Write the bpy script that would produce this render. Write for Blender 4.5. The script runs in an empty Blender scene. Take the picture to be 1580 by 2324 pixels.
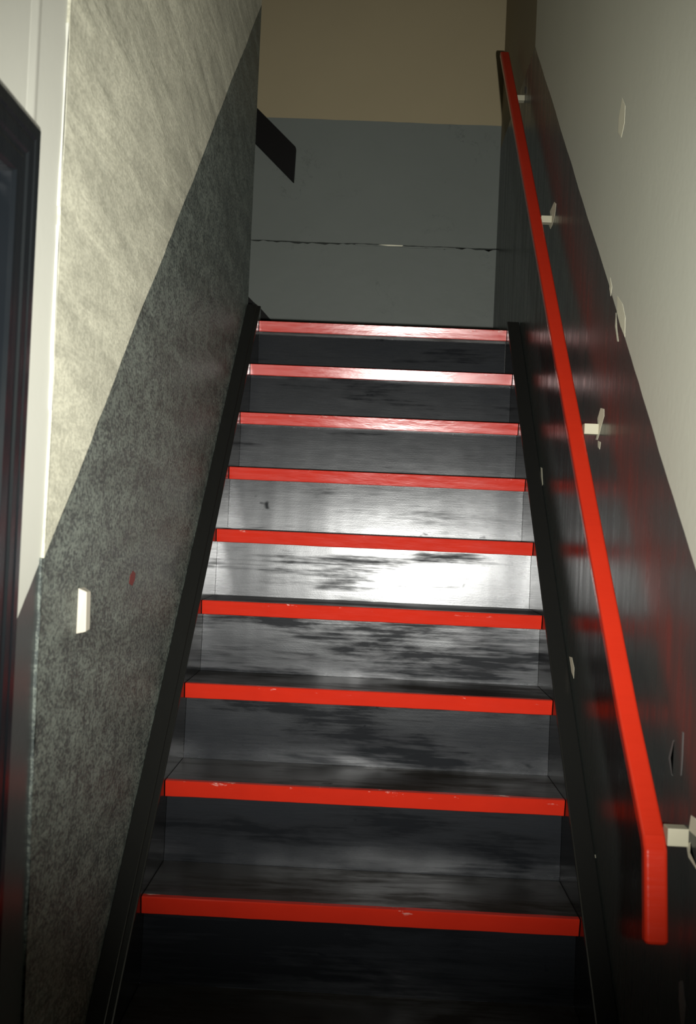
import bpy, bmesh, math, random
from mathutils import Vector, Matrix
random.seed(7)
C = bpy.context.scene.collection
sc = bpy.context.scene

# ------------------------------------------------------------------ camera
cam_d = bpy.data.cameras.new('camera')
cam_d.sensor_fit = 'HORIZONTAL'; cam_d.sensor_width = 36.0
cam_d.lens = 36.0 * 2238.9 / 1580.0
cam_d.clip_start = 0.05
cam_d.dof.use_dof = True; cam_d.dof.focus_distance = 2.7; cam_d.dof.aperture_fstop = 9.0
cam = bpy.data.objects.new('camera', cam_d); C.objects.link(cam)
CR = Vector((0.99876418, 0.02295559, 0.04408115))
CU = Vector((-0.04371476, -0.01622537, 0.99891229))
CF = Vector((-0.02364585, 0.99960481, 0.01520182))
CP = Vector((-0.01083, -1.94257, 0.74377))
m = Matrix((CR, CU, -CF)).transposed().to_4x4(); m.translation = CP
cam.matrix_world = m
sc.camera = cam

# ------------------------------------------------------------------ world, flash, exposure
w = bpy.data.worlds.new('world'); sc.world = w; w.use_nodes = True
w.node_tree.nodes['Background'].inputs[0].default_value = (0.5, 0.55, 0.6, 1)
w.node_tree.nodes['Background'].inputs[1].default_value = 0.02
fl = bpy.data.lights.new('camera_flash', 'SPOT')
fl.energy = 405.0; fl.color = (1.0, 1.0, 0.96)
fl.shadow_soft_size = 0.018; fl.spot_size = math.radians(74); fl.spot_blend = 1.0
flo = bpy.data.objects.new('camera_flash', fl); C.objects.link(flo)
flo.location = (0.155, -1.93, 0.70)
flo.rotation_euler = Vector((-0.06, 1.0, 0.165)).to_track_quat('-Z', 'Y').to_euler()
sc.view_settings.view_transform = 'Standard'; sc.view_settings.look = 'None'
sc.view_settings.gamma = 1.0; sc.view_settings.use_curve_mapping = False
sc.view_settings.exposure = 0.0
sc.cycles.use_denoising = True
sc.cycles.max_bounces = 8

# ------------------------------------------------------------------ measures (metres)
RUN, RISE, SET, NOS = 0.1835, 0.1809, 0.028, 0.0358
HW = 0.43                      # half the tread width
XL, XR = -0.48, 0.474          # wall faces
FLOOR = -5 * RISE              # hall floor
LAND = 8 * RISE                # landing
YW = 8 * RUN                   # top nosing
YLW = 1.535                    # end of the left wall
YB = 2.27                      # back wall
CEIL = LAND + 2.45

# ------------------------------------------------------------------ node helpers
def mat(name):
    m = bpy.data.materials.new(name); m.use_nodes = True
    n = m.node_tree.nodes; l = m.node_tree.links
    b = n['Principled BSDF']
    tc = n.new('ShaderNodeTexCoord')
    return m, n, l, b, tc.outputs['Object']
def mapping(n, l, src, scale=(1, 1, 1), rot=(0, 0, 0)):
    mp = n.new('ShaderNodeMapping'); mp.inputs['Scale'].default_value = scale
    mp.inputs['Rotation'].default_value = rot
    l.new(src, mp.inputs['Vector']); return mp.outputs['Vector']
def noise(n, l, vec, scale, detail=4.0, rough=0.55, dist=0.0):
    t = n.new('ShaderNodeTexNoise'); t.inputs['Scale'].default_value = scale
    t.inputs['Detail'].default_value = detail; t.inputs['Roughness'].default_value = rough
    t.inputs['Distortion'].default_value = dist
    l.new(vec, t.inputs['Vector']); return t.outputs['Fac']
def ramp(n, l, fac, *stops):
    r = n.new('ShaderNodeValToRGB'); e = r.color_ramp.elements
    for i, (p, c) in enumerate(stops):
        x = e[i] if i < 2 else e.new(p)
        x.position = p
        x.color = (c, c, c, 1) if isinstance(c, (int, float)) else (*c, 1)
    l.new(fac, r.inputs[0]); return r.outputs[0]
def math_(n, l, op, a, b):
    q = n.new('ShaderNodeMath'); q.operation = op
    for i, v in enumerate((a, b)):
        if isinstance(v, (int, float)): q.inputs[i].default_value = v
        else: l.new(v, q.inputs[i])
    return q.outputs[0]
def mixc(n, l, fac, a, b):
    x = n.new('ShaderNodeMixRGB')
    for i, v in enumerate((fac, a, b)):
        if hasattr(v, 'links'): l.new(v, x.inputs[i])
        elif isinstance(v, (int, float)): x.inputs[i].default_value = v
        else: x.inputs[i].default_value = (*v, 1)
    return x.outputs[0]
def bump(n, l, h, strength, dist, prev=None):
    b = n.new('ShaderNodeBump'); b.inputs['Strength'].default_value = strength
    b.inputs['Distance'].default_value = dist
    l.new(h, b.inputs['Height'])
    if prev is not None: l.new(prev, b.inputs['Normal'])
    return b.outputs[0]

# ------------------------------------------------------------------ materials
M = {}
def rough_plaster(name, col1, col2, rough, spec, grain=1.0):
    m, n, l, b, o = mat(name)
    fine = noise(n, l, mapping(n, l, o, (1, 0.6, 1.0)), 150, 5, 0.78)
    mid = noise(n, l, mapping(n, l, o, (1, 0.7, 1.0)), 34, 6, 0.72, 0.0)
    sweep = noise(n, l, mapping(n, l, o, (1, 1.6, 9.0), (math.radians(-6), 0, 0)), 1.7, 4, 0.55, 0.5)
    mx = math_(n, l, 'ADD', math_(n, l, 'MULTIPLY', fine, 0.68), math_(n, l, 'MULTIPLY', mid, 0.32))
    cc = mixc(n, l, ramp(n, l, mx, (0.45, 0.0), (0.55, 1.0)), col1, col2)
    sw = ramp(n, l, sweep, (0.35, 0.72), (0.6, 1.0))
    mm = n.new('ShaderNodeMixRGB'); mm.blend_type = 'MULTIPLY'; mm.inputs[0].default_value = 1.0
    l.new(cc, mm.inputs[1]); l.new(sw, mm.inputs[2])
    l.new(mm.outputs[0], b.inputs['Base Color'])
    l.new(ramp(n, l, mid, (0.3, rough - 0.07), (0.7, rough + 0.1)), b.inputs['Roughness'])
    b.inputs['Specular IOR Level'].default_value = spec
    p = bump(n, l, sweep, 0.30, 0.02)
    p = bump(n, l, mid, 0.6 * grain, 0.005, p)
    p = bump(n, l, fine, 1.0 * grain, 0.003, p)
    l.new(p, b.inputs['Normal']); return m
M['rough_cream'] = rough_plaster('rough_cream_plaster', (0.50, 0.485, 0.375), (0.68, 0.66, 0.515), 0.75, 0.25, 0.4)
M['rough_dark'] = rough_plaster('rough_dark_paint', (0.058, 0.069, 0.063), (0.200, 0.225, 0.190), 0.45, 0.4, 0.7)

def smooth_paint(name, col, rough, spec=0.5, var=0.1, streak=False, bstr=0.1):
    m, n, l, b, o = mat(name)
    big = noise(n, l, o, 3.0, 4, 0.6)
    c2 = tuple(c * (1 - var) for c in col)
    l.new(mixc(n, l, big, col, c2), b.inputs['Base Color'])
    b.inputs['Specular IOR Level'].default_value = spec
    if streak:
        st = noise(n, l, mapping(n, l, o, (1, 9, 0.5)), 4.0, 4, 0.6)
        l.new(ramp(n, l, st, (0.3, max(0.04, rough - 0.06)), (0.7, rough + 0.08)), b.inputs['Roughness'])
        p = bump(n, l, noise(n, l, mapping(n, l, o, (1, 20, 0.8)), 6.0, 3, 0.6), bstr, 0.004)
        l.new(bump(n, l, noise(n, l, o, 9.0, 2, 0.5), 0.12, 0.01, p), b.inputs['Normal'])
    else:
        b.inputs['Roughness'].default_value = rough
        l.new(bump(n, l, noise(n, l, o, 60, 4, 0.6), bstr, 0.003), b.inputs['Normal'])
    return m
M['cream'] = smooth_paint('cream_wall_paint', (0.58, 0.575, 0.50), 0.6, 0.3)
M['cream_right'] = smooth_paint('cream_gloss_wall_paint', (0.52, 0.52, 0.43), 0.42, 0.4)
M['gloss_dark'] = smooth_paint('dark_gloss_wall_paint', (0.042, 0.048, 0.044), 0.28, 0.2, 0.15, True, 0.04)
M['strip_dark'] = smooth_paint('dark_smooth_wall_paint', (0.06, 0.066, 0.063), 0.30, 0.5, 0.1)
M['tan'] = smooth_paint('tan_wall_paint', (0.235, 0.195, 0.115), 0.65, 0.3)
M['plaster'] = smooth_paint('bare_plaster_and_highlight', (0.66, 0.63, 0.48), 0.8, 0.2, 0.2)
M['scuff'] = smooth_paint('grey_scuff', (0.12, 0.125, 0.12), 0.6, 0.3, 0.3)
M['black_wood'] = smooth_paint('black_painted_wood', (0.003, 0.0025, 0.002), 0.6, 0.15)
M['red_smear'] = smooth_paint('dull_red_paint_smear', (0.16, 0.035, 0.03), 0.6, 0.3)
M['door_black'] = smooth_paint('black_gloss_door_paint', (0.008, 0.010, 0.012), 0.26, 0.45, 0.1, True, 0.08)
M['ceiling'] = smooth_paint('ceiling_paint', (0.5, 0.48, 0.42), 0.8, 0.2)
M['floor'] = smooth_paint('dark_floor', (0.03, 0.03, 0.028), 0.5, 0.3)
M['bracket'] = smooth_paint('cream_bracket_paint', (0.30, 0.28, 0.20), 0.6, 0.3)
M['block'] = smooth_paint('cream_block_paint', (0.50, 0.46, 0.37), 0.55, 0.3)

def back_lower():
    m, n, l, b, o = mat('grey_green_wall_paint')
    big = noise(n, l, o, 3.0, 4, 0.6)
    col = mixc(n, l, big, (0.112, 0.122, 0.108), (0.097, 0.106, 0.094))
    # hairline cracks low on the wall
    cr = noise(n, l, mapping(n, l, o, (1, 1, 1)), 7.0, 6, 0.65, 0.6)
    line = ramp(n, l, math_(n, l, 'ABSOLUTE', math_(n, l, 'SUBTRACT', cr, 0.5), 0), (0.0, 1.0), (0.006, 0.0))
    msk = ramp(n, l, noise(n, l, o, 5.0, 2, 0.5), (0.56, 0.0), (0.66, 0.7))
    l.new(mixc(n, l, math_(n, l, 'MULTIPLY', line, msk), col, (0.04, 0.045, 0.04)), b.inputs['Base Color'])
    b.inputs['Roughness'].default_value = 0.45; b.inputs['Specular IOR Level'].default_value = 0.3
    l.new(bump(n, l, noise(n, l, o, 5, 5, 0.6), 0.25, 0.01), b.inputs['Normal'])
    return m
M['back_lower'] = back_lower()

def step_paint(name, col, rlo, rhi, worn=None, aniso=0.5):
    m, n, l, b, o = mat(name)
    at = n.new('ShaderNodeAttribute'); at.attribute_type = 'OBJECT'; at.attribute_name = 'grain'
    aw = n.new('ShaderNodeAttribute'); aw.attribute_type = 'OBJECT'; aw.attribute_name = 'wear'
    va = n.new('ShaderNodeVectorMath'); va.operation = 'ADD'
    cx = n.new('ShaderNodeCombineXYZ')
    l.new(math_(n, l, 'MULTIPLY', at.outputs['Fac'], 3.7), cx.inputs[0])
    l.new(math_(n, l, 'MULTIPLY', at.outputs['Fac'], 1.9), cx.inputs[2])
    l.new(o, va.inputs[0]); l.new(cx.outputs[0], va.inputs[1]); v = va.outputs[0]
    # dull greasy patches where the gloss is gone, drawn out along the board
    patch = noise(n, l, mapping(n, l, v, (1.6, 5, 9)), 1.5, 6, 0.62, 0.2)
    streak = noise(n, l, mapping(n, l, v, (1.5, 20, 45)), 3.0, 3, 0.6)
    patch = math_(n, l, 'ADD', math_(n, l, 'MULTIPLY', patch, 0.78), math_(n, l, 'MULTIPLY', streak, 0.22))
    patch = math_(n, l, 'ADD', patch, aw.outputs['Fac'])
    pm = ramp(n, l, patch, (0.49, 0.0), (0.62, 1.0))
    blob = ramp(n, l, noise(n, l, mapping(n, l, v, (1.0, 1, 1.5)), 9.0, 3, 0.6), (0.68, 0.0), (0.74, 1.0))
    pm = math_(n, l, 'MAXIMUM', pm, blob)
    brush = noise(n, l, mapping(n, l, v, (3, 30, 60)), 5.0, 4, 0.65)
    wob = noise(n, l, mapping(n, l, v, (2.2, 1, 0.6)), 3.0, 2, 0.5)
    sand = noise(n, l, v, 260, 3, 0.6)
    r = math_(n, l, 'ADD', math_(n, l, 'MULTIPLY', pm, rhi - rlo), rlo)
    r = math_(n, l, 'ADD', r, math_(n, l, 'MULTIPLY', brush, 0.08))
    l.new(r, b.inputs['Roughness'])
    c2 = worn or tuple(x * 0.6 for x in col)
    l.new(mixc(n, l, pm, col, c2), b.inputs['Base Color'])
    l.new(math_(n, l, 'SUBTRACT', 0.5, math_(n, l, 'MULTIPLY', pm, 0.44)), b.inputs['Specular IOR Level'])
    p = bump(n, l, noise(n, l, mapping(n, l, v, (1, 2, 2)), 6.0, 2, 0.5), 0.10, 0.006)
    p = bump(n, l, wob, 0.10, 0.03, p)
    p = bump(n, l, brush, 0.06, 0.001, p)
    p = bump(n, l, sand, 0.10, 0.0006, p)
    b.inputs['Anisotropic'].default_value = aniso
    tv = n.new('ShaderNodeCombineXYZ'); tv.inputs[0].default_value = 1.0
    l.new(tv.outputs[0], b.inputs['Tangent'])
    l.new(p, b.inputs['Normal']); return m
M['riser'] = step_paint('black_gloss_riser_paint', (0.011, 0.0122, 0.0142), 0.23, 0.40)
M['tread'] = step_paint('black_gloss_tread_paint', (0.016, 0.0155, 0.014), 0.30, 0.42, (0.018, 0.016, 0.013), 0.0)
M['stringer'] = smooth_paint('black_stringer_paint', (0.010, 0.010, 0.009), 0.20, 0.45, 0.1)

def red_paint(name, worn):
    m, n, l, b, o = mat(name)
    big = noise(n, l, o, 9.0, 4, 0.6)
    col = mixc(n, l, big, *(((0.46, 0.021, 0.008), (0.37, 0.016, 0.007)) if worn else ((0.36, 0.018, 0.006), (0.31, 0.014, 0.005))))
    if worn:
        sep = n.new('ShaderNodeSeparateXYZ'); l.new(o, sep.inputs[0])
        top = ramp(n, l, math_(n, l, 'ADD', sep.outputs[2], 0.02), (0.008, 0.0), (0.021, 1.0))
        oi = n.new('ShaderNodeObjectInfo'); va = n.new('ShaderNodeVectorMath'); va.operation = 'ADD'
        l.new(math_(n, l, 'MULTIPLY', oi.outputs['Random'], 53.0), va.inputs[1]); l.new(o, va.inputs[0])
        sp = ramp(n, l, noise(n, l, mapping(n, l, va.outputs[0], (3, 8, 8)), 7.0, 5, 0.7), (0.62, 0.0), (0.68, 1.0))
        col = mixc(n, l, math_(n, l, 'MULTIPLY', top, sp), col, (0.62, 0.42, 0.36))
    l.new(col, b.inputs['Base Color'])
    br = noise(n, l, mapping(n, l, o, (2, 20, 20)), 6.0, 4, 0.6)
    l.new(ramp(n, l, br, (0.35, 0.17), (0.7, 0.25)), b.inputs['Roughness'])
    b.inputs['Specular IOR Level'].default_value = 0.4
    l.new(bump(n, l, noise(n, l, mapping(n, l, o, (1, 4, 4)), 14, 3, 0.6), 0.15, 0.003), b.inputs['Normal'])
    return m
M['red'] = red_paint('red_nosing_paint', True)
M['red_rail'] = red_paint('red_handrail_paint', False)

# ------------------------------------------------------------------ mesh helpers
def obj(name, bm, ms, parent=None, smooth=False):
    me = bpy.data.meshes.new(name)
    bmesh.ops.recalc_face_normals(bm, faces=bm.faces)
    bm.to_mesh(me); bm.free()
    for x in (ms if isinstance(ms, (list, tuple)) else [ms]): me.materials.append(M[x])
    if smooth:
        for p in me.polygons: p.use_smooth = True
    o = bpy.data.objects.new(name, me); C.objects.link(o)
    if parent: o.parent = parent
    return o
def struct(name, bm, ms, parent=None):
    o = obj(name, bm, ms, parent)
    if parent is None: o['kind'] = 'structure'
    return o
def thing(name, label, cat, loc=(0, 0, 0), group=None):
    o = bpy.data.objects.new(name, None); C.objects.link(o); o.location = loc
    o.empty_display_size = 0.1
    o['label'] = label; o['category'] = cat
    if group: o['group'] = group
    return o
def add_box(bm, x0, x1, y0, y1, z0, z1, mi=0, bev=0.0):
    v = [bm.verts.new((x, y, z)) for x in (x0, x1) for y in (y0, y1) for z in (z0, z1)]
    fs = [bm.faces.new([v[i] for i in f]) for f in
          ((0, 1, 3, 2), (4, 6, 7, 5), (0, 4, 5, 1), (2, 3, 7, 6), (0, 2, 6, 4), (1, 5, 7, 3))]
    for f in fs: f.material_index = mi
    if bev:
        es = list({e for f in fs for e in f.edges})
        bmesh.ops.bevel(bm, geom=es, offset=bev, segments=2, profile=0.6, affect='EDGES')
def prism(bm, loop, axis, a, b, mi=0):
    """extrude a 2-D loop along an axis: 'x' takes (y,z), 'y' takes (x,z)"""
    def P(p, t): return (t, p[0], p[1]) if axis == 'x' else (p[0], t, p[1]) if axis == 'y' else (p[0], p[1], t)
    A = [bm.verts.new(P(p, a)) for p in loop]; B = [bm.verts.new(P(p, b)) for p in loop]
    fs = [bm.faces.new(A), bm.faces.new(B[::-1])]
    n = len(loop)
    for i in range(n):
        fs.append(bm.faces.new((A[i], A[(i + 1) % n], B[(i + 1) % n], B[i])))
    for f in fs: f.material_index = mi
    return fs
def box(*a, **k):
    bm = bmesh.new(); add_box(bm, *a, **k); return bm
def wavy(p, q, n, amp):
    """points from p to q with a hand-cut wobble across"""
    dx, dz = q[0] - p[0], q[1] - p[1]; L = math.hypot(dx, dz); out = []
    w = 0.0
    for i in range(n + 1):
        t = i / n
        w = 0.7 * w + random.uniform(-amp, amp) if 0 < i < n else 0.0
        out.append((p[0] + dx * t - dz / L * w, p[1] + dz * t + dx / L * w))
    return out

# ------------------------------------------------------------------ the setting
struct('floor', box(-2.2, 1.2, -4.2, 0.0, FLOOR - 0.12, FLOOR), 'floor')
struct('landing', box(-1.7, XR, YW + 0.032, YB, LAND - 0.16, LAND), 'tread')
struct('ceiling', box(-2.2, 1.2, -4.2, YB + 0.15, CEIL, CEIL + 0.1), 'ceiling')
struct('wall_front', box(-2.2, 1.2, -4.3, -4.2, FLOOR, CEIL), 'cream')

# left wall: smooth plaster by the door, then a rough coat 8 mm proud with a broken edge
SL, HL = 0.9263, 1.168          # line where the dark paint ends, climbing with the stairs
SMX, YJ = XL - 0.0045, -0.527
wl = bmesh.new()
def zl(y): return HL + SL * y
D0, D1, DH = -1.50, -0.645, 1.258    # door opening
TW = 0.12
y0s = D1 + 0.01
# smooth strip, below and above the paint edge
ed = wavy((y0s, zl(y0s)), (YJ + 0.02, zl(YJ + 0.02)), 8, 0.001)
prism(wl, [(y0s, FLOOR), (YJ + 0.02, FLOOR)] + ed[::-1], 'x', SMX, SMX - TW, 0)
prism(wl, ed + [(YJ + 0.02, CEIL), (y0s, CEIL)], 'x', SMX, SMX - TW, 1)
# over the door and before it
prism(wl, [(D0, DH), (y0s, DH), (y0s, CEIL), (D0, CEIL)], 'x', SMX, SMX - TW, 1)
prism(wl, [(-4.2, FLOOR), (D0, FLOOR), (D0, FLOOR + 1.3), (-4.2, FLOOR + 1.3)], 'x', SMX, SMX - TW, 0)
prism(wl, [(-4.2, FLOOR + 1.3), (D0, FLOOR + 1.3), (D0, CEIL), (-4.2, CEIL)], 'x', SMX, SMX - TW, 1)
# faint vertical trowel ridge over the door corner
prism(wl, [(SMX - 0.01, -0.675), (SMX + 0.0002, -0.672), (SMX + 0.0022, -0.652), (SMX + 0.0022, -0.647), (SMX, -0.632), (SMX - 0.01, -0.630)], 'z', DH - 0.01, CEIL, 1)
# rough coat
ed = wavy((YJ, zl(YJ)), (YLW, zl(YLW)), 60, 0.0028)
left_lo = wavy((YJ + 0.026, FLOOR), (YJ - 0.006, zl(YJ)), 60, 0.0022)
left_hi = wavy((YJ, zl(YJ)), (YJ - 0.01, CEIL), 120, 0.0022)
fs = prism(wl, left_lo[:-1] + ed + [(YLW, FLOOR)], 'x', XL, SMX - TW, 2)
fs = prism(wl, left_hi[::-1][:-1] + ed + [(YLW, CEIL)], 'x', XL, SMX - TW, 3)
# the arris of the rough coat: cream plaster edge, knocked off here and there
def arris(line, mi):
    i = 0
    while i < len(line) - 3:
        k = random.randint(3, 11)
        seg = line[i:i + k]
        if len(seg) > 1 and random.random() < 0.6:
            a = random.uniform(0.001, 0.004)
            prism(wl, [(p[0] - a, p[1]) for p in seg] + [(p[0] + 0.004, p[1]) for p in seg[::-1]],
                  'x', XL - random.uniform(0.0, 0.0008), SMX - 0.002, mi)
        i += k
arris(left_hi, 1); arris(left_lo[10:], 2)
# a dab of red paint on the dark rough coat
prism(wl, [(-0.015, 0.614), (0.012, 0.608), (0.030, 0.618), (0.034, 0.632), (0.012, 0.638), (-0.008, 0.630)], 'x', XL - 0.004, XL + 0.0004, 4)
bmesh.ops.triangulate(wl, faces=[f for f in wl.faces if len(f.verts) > 4])
struct('wall_left', wl, ['strip_dark', 'cream', 'rough_dark', 'rough_cream', 'red_smear'])

# door in the left wall: stepped casing and leaf, all black gloss
d = bmesh.new()
prof = [(0.0, 0.0), (0.0, 0.010), (0.010, 0.015), (0.026, 0.0155), (0.029, 0.014), (0.032, 0.014),
        (0.036, 0.016), (0.052, 0.016), (0.056, 0.0135), (0.062, 0.0135), (0.066, 0.015), (0.088, 0.015), (0.092, 0.010), (0.092, -0.09), (0.0, -0.09)]
def casing(bm, side):
    if side == 'far': ring = [[(SMX + h, D1 - u, z) for u, h in prof] for z in (FLOOR, DH)]; top = lambda u: DH - u
    else: ring = [[(SMX + h, D0 + u, z) for u, h in prof] for z in (FLOOR, DH)]; top = lambda u: DH - u
    for i, (u, h) in enumerate(prof): ring[1][i] = (ring[1][i][0], ring[1][i][1], top(u))
    A = [bm.verts.new(p) for p in ring[0]]; B = [bm.verts.new(p) for p in ring[1]]; n = len(prof)
    for i in range(n): bm.faces.new((A[i], A[(i + 1) % n], B[(i + 1) % n], B[i]))
    bm.faces.new(A); bm.faces.new(B[::-1])
casing(d, 'far'); casing(d, 'near')
A = [d.verts.new((SMX + h, D1 - u, DH - u)) for u, h in prof]
B = [d.verts.new((SMX + h, D0 + u, DH - u)) for u, h in prof]
n_ = len(prof)
for i in range(n_): d.faces.new((A[i], A[(i + 1) % n_], B[(i + 1) % n_], B[i]))
d.faces.new(A); d.faces.new(B[::-1])
dr = struct('door_1', d, 'door_black')
lf = bmesh.new()
add_box(lf, SMX - 0.055, SMX - 0.012, D0 + 0.095, D1 - 0.095, FLOOR + 0.008, DH - 0.095, bev=0.003)
for za, zb in ((FLOOR + 0.2, FLOOR + 0.95), (FLOOR + 1.1, DH - 0.22)):
    add_box(lf, SMX - 0.013, SMX - 0.007, D0 + 0.2, D1 - 0.2, za, zb, bev=0.003)
obj('door_leaf', lf, 'door_black', dr)
hb = bmesh.new()
bmesh.ops.create_uvsphere(hb, u_segments=20, v_segments=12, radius=0.026, matrix=Matrix.Translation((SMX + 0.035, D0 + 0.15, FLOOR + 1.0)))
add_box(hb, SMX - 0.012, SMX + 0.03, D0 + 0.142, D0 + 0.158, FLOOR + 0.992, FLOOR + 1.008)
obj('door_knob', hb, 'black_wood', dr, True)

# right wall: dark gloss below a line climbing with the stairs, level along the landing
SR, HR = 0.9154, 1.1313
YL = 1.38
ZL = HR + SR * YL
wr = bmesh.new()
YE = YB + 0.15
pe = (wavy((-1.95, HR + SR * -1.95), (YL, HR + SR * YL), 110, 0.0016) + wavy((YL, ZL), (YE, ZL - 0.006), 14, 0.001)[1:])
prism(wr, [(-1.95, FLOOR), (YE, FLOOR)] + pe[::-1], 'x', XR, XR + 0.15, 0)
prism(wr, [(-4.2, FLOOR), (-1.95, FLOOR)] + [pe[0]] + [(-4.2, FLOOR + 0.3)], 'x', XR, XR + 0.15, 0)
prism(wr, [(-4.2, FLOOR + 0.3)] + [p for p in pe if p[0] < YL + 1e-6] + [(YL, CEIL), (-4.2, CEIL)], 'x', XR, XR + 0.15, 1)
prism(wr, [p for p in pe if p[0] > YL - 1e-6] + [(YE, CEIL), (YL, CEIL)], 'x', XR, XR + 0.15, 4)   # the landing is tan above
CHIPS = {   # places where the paint has come off down to plaster
    'A': [(0.1126,1.6629), (0.0831,1.6335), (0.0846,1.5976), (0.1063,1.5771), (0.1355,1.6000), (0.1363,1.6284)],
    'B': [(0.0856,1.2413), (0.0389,1.2143), (0.0134,1.1822), (0.0106,1.1423), (0.0497,1.1722), (0.0836,1.2063)],
    'C': [(0.1544,1.2969), (0.1352,1.2734), (0.1436,1.2549), (0.1584,1.2744)],
    'D': [(0.0912,1.2080), (0.0784,1.1735), (0.0592,1.1428), (0.0702,1.1449), (0.0942,1.1813)],
    'b4': [(1.5971,2.3564), (1.5399,2.3290), (1.5431,2.3037), (1.6010,2.3326)],
    'b3': [(0.8815,1.7004), (0.8513,1.6854), (0.8646,1.6544), (0.9019,1.6382), (0.9295,1.6364), (0.9549,1.6545), (0.9281,1.6617), (0.9497,1.6945)],
    'b2': [(0.1957,1.0245), (0.1625,1.0186), (0.1597,1.0023), (0.1809,0.9857), (0.1983,0.9685), (0.2129,0.9574), (0.2300,0.9589), (0.2126,0.9794), (0.2212,1.0044)],
    'b2b': [(0.2083,0.9550), (0.1828,0.9499), (0.1883,0.9343), (0.2058,0.9405)],
    'b1': [(-0.4867,0.3463), (-0.5099,0.3480), (-0.5318,0.3316), (-0.5171,0.3232), (-0.4796,0.3224)],
    'b1low': [(-0.4703,0.2995), (-0.4894,0.3075), (-0.4891,0.2927), (-0.5175,0.2833), (-0.5180,0.2790), (-0.4822,0.2841)],
    's1': [(0.9276,0.9421), (0.9046,0.9381), (0.8784,0.8887), (0.8989,0.8833)],
    's2': [(0.4173,0.4596), (0.3869,0.4615), (0.3579,0.4419), (0.3579,0.4164), (0.3852,0.4277)],
    's3': [(0.1015,0.0966), (0.0824,0.1011), (0.0777,0.0964), (0.0965,0.0911)],
    'low': [(-0.4627,0.0940), (-0.4761,0.1021), (-0.4955,0.0761), (-0.4930,0.0471), (-0.4796,0.0404), (-0.4639,0.0675)],
    'x1': [(-0.4323,0.4569), (-0.4387,0.4568), (-0.4392,0.4185), (-0.4362,0.3913), (-0.4321,0.3903), (-0.4322,0.4236)],
    'x2': [(-0.3894,0.4343), (-0.3960,0.4357), (-0.3819,0.4052), (-0.3940,0.3808), (-0.3897,0.3797), (-0.3708,0.4026)],
}
for k, pts in CHIPS.items():
    prism(wr, pts, 'x', XR + 0.002, XR - 0.0003, 3 if k in ('low', 'x1', 'x2', 'b4') else 2)
bmesh.ops.triangulate(wr, faces=[f for f in wr.faces if len(f.verts) > 4])
struct('wall_right', wr, ['gloss_dark', 'cream_right', 'plaster', 'scuff', 'tan'])

# back wall: tan above, grey-green below, with a ragged joint running across
wb = bmesh.new()
ZB, ZC = 2.492, 1.957
pe = wavy((-1.7, ZB + 0.004), (XR + 0.1, ZB - 0.004), 50, 0.001)
c1 = wavy((-1.7, ZC + 0.003), (XR + 0.1, ZC + 0.003), 120, 0.0010)
c0 = [(p[0], p[1] - abs(random.gauss(0.0045, 0.003)) - 0.001) for p in c1]
prism(wb, [(-1.7, LAND - 0.1), (XR + 0.1, LAND - 0.1)] + c0[::-1], 'y', YB, YB + 0.15, 0)
prism(wb, c1 + pe[::-1], 'y', YB, YB + 0.15, 0)
prism(wb, pe + [(XR + 0.1, CEIL), (-1.7, CEIL)], 'y', YB, YB + 0.15, 1)
add_box(wb, -1.7, XR + 0.1, YB + 0.03, YB + 0.14, ZC - 0.05, ZC + 0.05, 2)
# a lip of old paint standing out of the joint
lp = wavy((-0.13, ZC - 0.002), (0.30, ZC - 0.003), 24, 0.001)
prism(wb, [(p[0], p[1] + 0.002) for p in lp] + [(p[0], p[1] - 0.004 - 0.002 * math.sin(i)) for i, p in enumerate(lp)][::-1], 'y', YB - 0.003, YB + 0.01, 0)
prism(wb, [(-0.03, ZC + 0.0005), (0.02, ZC + 0.0015), (0.075, ZC + 0.001), (0.07, ZC - 0.003), (0.01, ZC - 0.0035)], 'y', YB - 0.006, YB + 0.01, 3)  # pale sliver on the lip, a highlight painted in with the plaster colour
bmesh.ops.triangulate(wb, faces=[f for f in wb.faces if len(f.verts) > 4])
struct('wall_back', wb, ['back_lower', 'tan', 'black_wood', 'plaster'])  # the plaster slot here colours only the painted highlight
# where the landing turns left behind the left wall
wt = bmesh.new()
add_box(wt, -1.8, -1.7, YLW - 0.2, YB + 0.15, LAND - 0.16, CEIL)
add_box(wt, -1.7, SMX - TW, YLW - 0.12, YLW, LAND - 0.16, CEIL)
struct('wall_landing', wt, 'tan')

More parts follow.
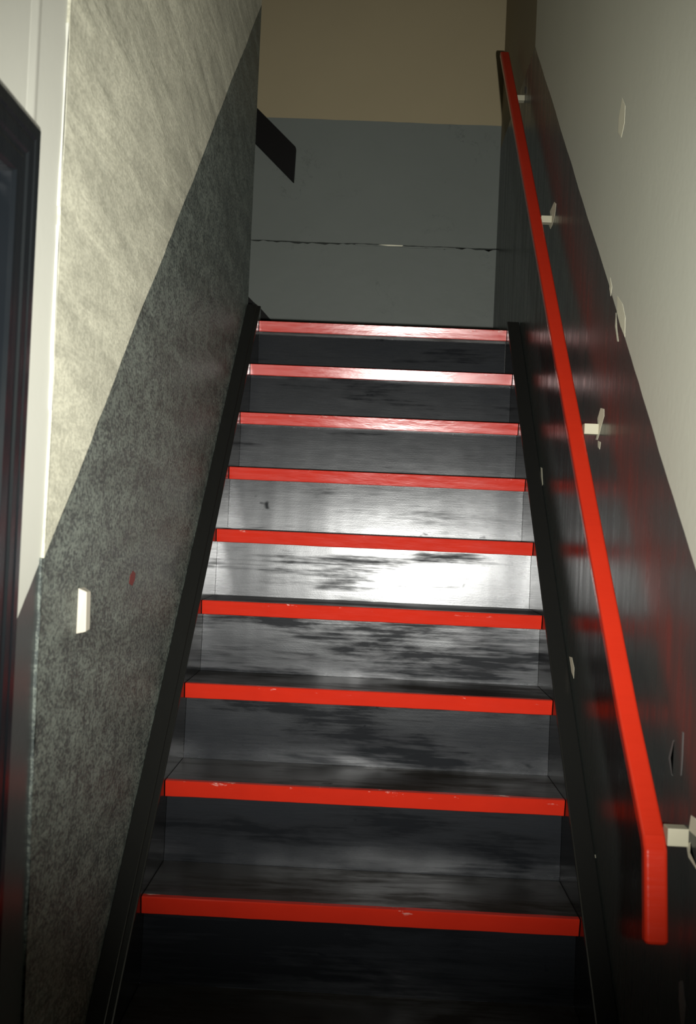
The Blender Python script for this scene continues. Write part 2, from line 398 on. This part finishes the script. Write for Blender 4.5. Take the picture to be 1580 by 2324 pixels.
# ------------------------------------------------------------------ staircase
st = thing('staircase', 'steep straight black gloss wooden staircase with red painted step edges between two walls', 'staircase', (0, YW * 0 - 4 * RUN, FLOOR))
O = Vector(st.location)
def place(o, p): o.location = Vector(p) - O
tanN = math.tan(math.radians(9.4))
def nosing_bm(k):
    """front strip of a tread: slightly rounded, hand-painted ragged top and foot"""
    bm = bmesh.new(); n = 48; x0, x1 = -HW + 0.001, HW - 0.001
    rings = []; wt_ = wb_ = 0.0
    for i in range(n + 1):
        x = x0 + (x1 - x0) * i / n
        wt_ = 0.75 * wt_ + random.uniform(-1, 1) * 0.0005; wb_ = 0.75 * wb_ + random.uniform(-1, 1) * 0.0003
        b = 0.002
        prof_ = [(0.012 + wt_ * 2 + b, 0.0004), (b, 0.0004 - 0.0005), (b * 0.3 - 0.0006, -0.0018 + wt_ * 0.2),
                 (tanN * NOS * 0.5, -NOS * 0.5), (tanN * NOS * 0.96, -NOS * 0.96 + wb_), (tanN * NOS + 0.002, -NOS + wb_), (0.014, -NOS + wb_ * 0.5)]
        rings.append([bm.verts.new((x, y, z)) for y, z in prof_])
    for i in range(n):
        for j in range(6):
            bm.faces.new((rings[i][j], rings[i + 1][j], rings[i + 1][j + 1], rings[i][j + 1]))
        bm.faces.new((rings[i][6], rings[i + 1][6], rings[i + 1][0], rings[i][0]))
    bm.faces.new(rings[0]); bm.faces.new(rings[-1][::-1])
    return bm
GRAIN = {}
WEAR = {6: -0.05, 5: -0.04, 4: -0.025, 3: 0.05, 7: 0.0, 8: 0.0}    # how far the gloss of each riser has gone
for k in range(-4, 9):
    y, z = k * RUN, k * RISE
    depth = RUN + SET if k < 8 else 0.032
    t = obj('tread', box(-HW, HW, 0.0105, depth, -NOS + 0.0006, 0.0, bev=0.0015), 'tread', st)
    place(t, (0, y, z)); t['grain'] = float(k) + 20.5; t['wear'] = 0.03
    if k >= 0:
        nb = obj('nosing', nosing_bm(k), 'red', t); nb['label'] = 'red painted front edge'
    # the riser below this tread, leaning back a hair
    lean = 0.0042
    r = bmesh.new(); zt, zb = -NOS + 0.001, -RISE
    prism(r, [(SET + lean * -zb / RISE * 0 , zb), (SET + lean, zt), (SET + lean + 0.016, zt), (SET + 0.016, zb)], 'x', -HW, HW)
    ro = obj('riser', r, 'riser', st); place(ro, (0, y, z))
    ro['grain'] = GRAIN.get(k, float(k)); ro['wear'] = WEAR.get(k, 0.04)
SLP = RISE / RUN
def stringer_bm(xa, xb, yb):
    bm = bmesh.new()
    ya, up, dn = -4 * RUN - 0.16, 0.0205, 0.24
    za = FLOOR
    loop = [(ya, za), (ya + 0.26, za), (yb, SLP * yb - dn), (yb, SLP * yb + up), (ya, SLP * ya + up)]
    prism(bm, loop, 'x', xa, xb)
    es = [e for e in bm.edges if abs(e.verts[0].co.x - e.verts[1].co.x) < 1e-6 and (e.verts[0].co.z + e.verts[1].co.z) / 2 > SLP * (e.verts[0].co.y + e.verts[1].co.y) / 2]
    bmesh.ops.bevel(bm, geom=es, offset=0.003, segments=2, profile=0.5, affect='EDGES')
    bmesh.ops.translate(bm, verts=bm.verts, vec=-O)
    return bm
def bead_bm(xa, xb):
    bm = bmesh.new(); q = [(-4 * RUN - 0.1, 0.0), (YW + 0.038, 0.0)]
    ya, yb = q[0][0], q[1][0]
    prism(bm, [(ya, SLP * ya + 0.015), (yb, SLP * yb + 0.015), (yb, SLP * yb + 0.0275), (ya, SLP * ya + 0.0275)], 'x', xa, xb)
    bmesh.ops.bevel(bm, geom=list(bm.edges), offset=0.002, segments=2, profile=0.5, affect='EDGES')
    bmesh.ops.translate(bm, verts=bm.verts, vec=-O); return bm
sl = obj('stringer', stringer_bm(-HW - 0.0005, XL + 0.0004, YW + 0.04), 'stringer', st)
obj('cover_strip', bead_bm(XL + 0.0006, XL + 0.036), 'stringer', sl)
sr = obj('stringer', stringer_bm(HW + 0.0005, XR - 0.0009, YW + 0.012), 'stringer', st)

# ------------------------------------------------------------------ red handrail on the right wall
def sweep(bm, path, wx, hz, rad=0.007, seg=4):
    """rounded rectangular bar along a path in a plane of constant x"""
    def sect():
        out = []
        for cx, cy, a0 in ((wx/2-rad, hz/2-rad, 0), (-wx/2+rad, hz/2-rad, 90), (-wx/2+rad, -hz/2+rad, 180), (wx/2-rad, -hz/2+rad, 270)):
            for i in range(seg + 1):
                a = math.radians(a0 + 90 * i / seg); out.append((cx + rad * math.cos(a), cy + rad * math.sin(a)))
        return out
    S = sect(); rings = []
    n = len(path)
    for i, p in enumerate(path):
        p = Vector(p)
        t0 = (p - Vector(path[i - 1])).normalized() if i else None
        t1 = (Vector(path[i + 1]) - p).normalized() if i < n - 1 else None
        t = ((t0 or t1) + (t1 or t0)).normalized()
        sc_ = 1.0 / max(0.5, t.dot(t1 or t0))
        u = Vector((1, 0, 0)); v = t.cross(u).normalized() * -1
        rings.append((p, t, u, v, sc_))
    R = []
    def ring(p, u, v, s, k=1.0, dd=0.0):
        return [bm.verts.new(p + u * (a - math.copysign(dd, a)) + v * (b - math.copysign(dd, b)) * s) for a, b in S]
    # rounded ends
    p, t, u, v, s = rings[0]
    for d_, ins in ((0.0, 0.005), (0.0015, 0.002), (0.005, 0.0)): R.append(ring(p + t * d_, u, v, s, dd=ins))
    for p, t, u, v, s in rings[1:-1]: R.append(ring(p, u, v, s))
    p, t, u, v, s = rings[-1]
    for d_, ins in ((0.005, 0.0), (0.0015, 0.002), (0.0, 0.005)): R.append(ring(p - t * d_, u, v, s, dd=ins))
    m_ = len(S)
    for a, b in zip(R, R[1:]):
        for i in range(m_): bm.faces.new((a[i], a[(i + 1) % m_], b[(i + 1) % m_], b[i]))
    bm.faces.new(R[0]); bm.faces.new(R[-1][::-1])
XC = 0.427
hr = thing('handrail', 'bright red wooden handrail climbing the dark right wall, its lower end turned straight down', 'handrail', (XC, -0.47, 0.31))
path = [(XC, -0.4935, 0.160), (XC, -0.4725, 0.288), (XC, -0.4625, 0.302)] + [(XC, y, 0.7455 + 0.9953 * y + 0.006 * math.exp(-(y + 0.46) * 6)) for y in (-0.30, 0.0, 0.4, 0.9, 1.4)]
path += [(XC, 1.868, 2.602)]
b = bmesh.new(); sweep(b, path, 0.0345, 0.022, 0.006)
bmesh.ops.translate(b, verts=b.verts, vec=-hr.location)
obj('rail', b, 'red_rail', hr, False)
for yb_, zb_, h in ((-0.468, 0.3105, 0.026), (0.219, 0.980, 0.023), (0.923, 1.660, 0.020), (1.598, 2.3106, 0.019)):
    b = bmesh.new(); add_box(b, XC + 0.0165, XR + 0.001, -0.012, 0.012, -h / 2, h / 2, bev=0.0015)
    o = obj('bracket', b, 'bracket', hr); o.location = Vector((0, yb_, zb_)) - hr.location
    o.location.x = -hr.location.x
    o['label'] = 'cream wooden wall block'

# ------------------------------------------------------------------ second flight off the landing: stringer and rail on the back wall
us = thing('staircase', 'dark foot of an upper staircase turning left behind the end of the left wall', 'staircase', (-0.45, YB - 0.02, LAND))
b = bmesh.new()
loop = [(-0.36, LAND), (-0.455, 1.59), (-0.478, 1.614), (-0.526, 1.664), (-0.55, 1.682), (-1.2, 2.30), (-1.2, 1.97), (-0.70, LAND)]
prism(b, loop, 'y', YB - 0.04, YB - 0.0005)
bmesh.ops.translate(b, verts=b.verts, vec=-us.location); obj('stringer', b, 'black_wood', us)
for i in range(3):
    x = -0.63 - i * RUN; z = LAND + (i + 1) * RISE
    b = box(x - RUN - 0.03, x, YLW + 0.05, YB - 0.041, z - 0.036, z); bmesh.ops.translate(b, verts=b.verts, vec=-us.location); obj('tread', b, 'tread', us)
    b = box(x - 0.046, x - 0.028, YLW + 0.05, YB - 0.041, z - RISE, z - 0.036); bmesh.ops.translate(b, verts=b.verts, vec=-us.location); obj('riser', b, 'riser', us)
ur = thing('handrail', 'broad black board handrail on the back wall, sloping down to a plumb cut end', 'handrail', (-0.47, YB - 0.04, 2.22))
b = bmesh.new()
loop = [(-0.402, 2.346), (-0.398, 2.340), (-0.401, 2.198), (-0.405, 2.200), (-1.1, 2.86), (-1.1, 3.00)]
prism(b, loop, 'y', YB - 0.065, YB - 0.035)
bmesh.ops.translate(b, verts=b.verts, vec=-ur.location); obj('rail', b, 'black_wood', ur)
for x in (-0.75, -1.05):
    b = box(x - 0.02, x + 0.02, YB - 0.036, YB, 2.43 - (x + 0.55) * 0.9, 2.47 - (x + 0.55) * 0.9)
    bmesh.ops.translate(b, verts=b.verts, vec=-ur.location); obj('bracket', b, 'black_wood', ur)

# ------------------------------------------------------------------ little cream block on the rough left wall
b = bmesh.new()
v = [(0, 0.0, -0.037), (0.016, 0.002, -0.033), (0.016, 0.026, -0.031), (0, 0.030, -0.036),
     (0, 0.0, 0.038), (0.014, 0.004, 0.032), (0.014, 0.028, 0.031), (0, 0.034, 0.038)]
v = [b.verts.new(p) for p in v]
for f in ((0, 3, 2, 1), (4, 5, 6, 7), (0, 1, 5, 4), (1, 2, 6, 5), (2, 3, 7, 6), (3, 0, 4, 7)): b.faces.new([v[i] for i in f])
bmesh.ops.bevel(b, geom=list(b.edges), offset=0.002, segments=2, profile=0.6, affect='EDGES')
o = obj('wall_block', b, 'block')
o.location = (XL - 0.001, -0.352, 0.588)
o['label'] = 'small upright cream block fixed alone on the rough dark grey left wall'; o['category'] = 'block'
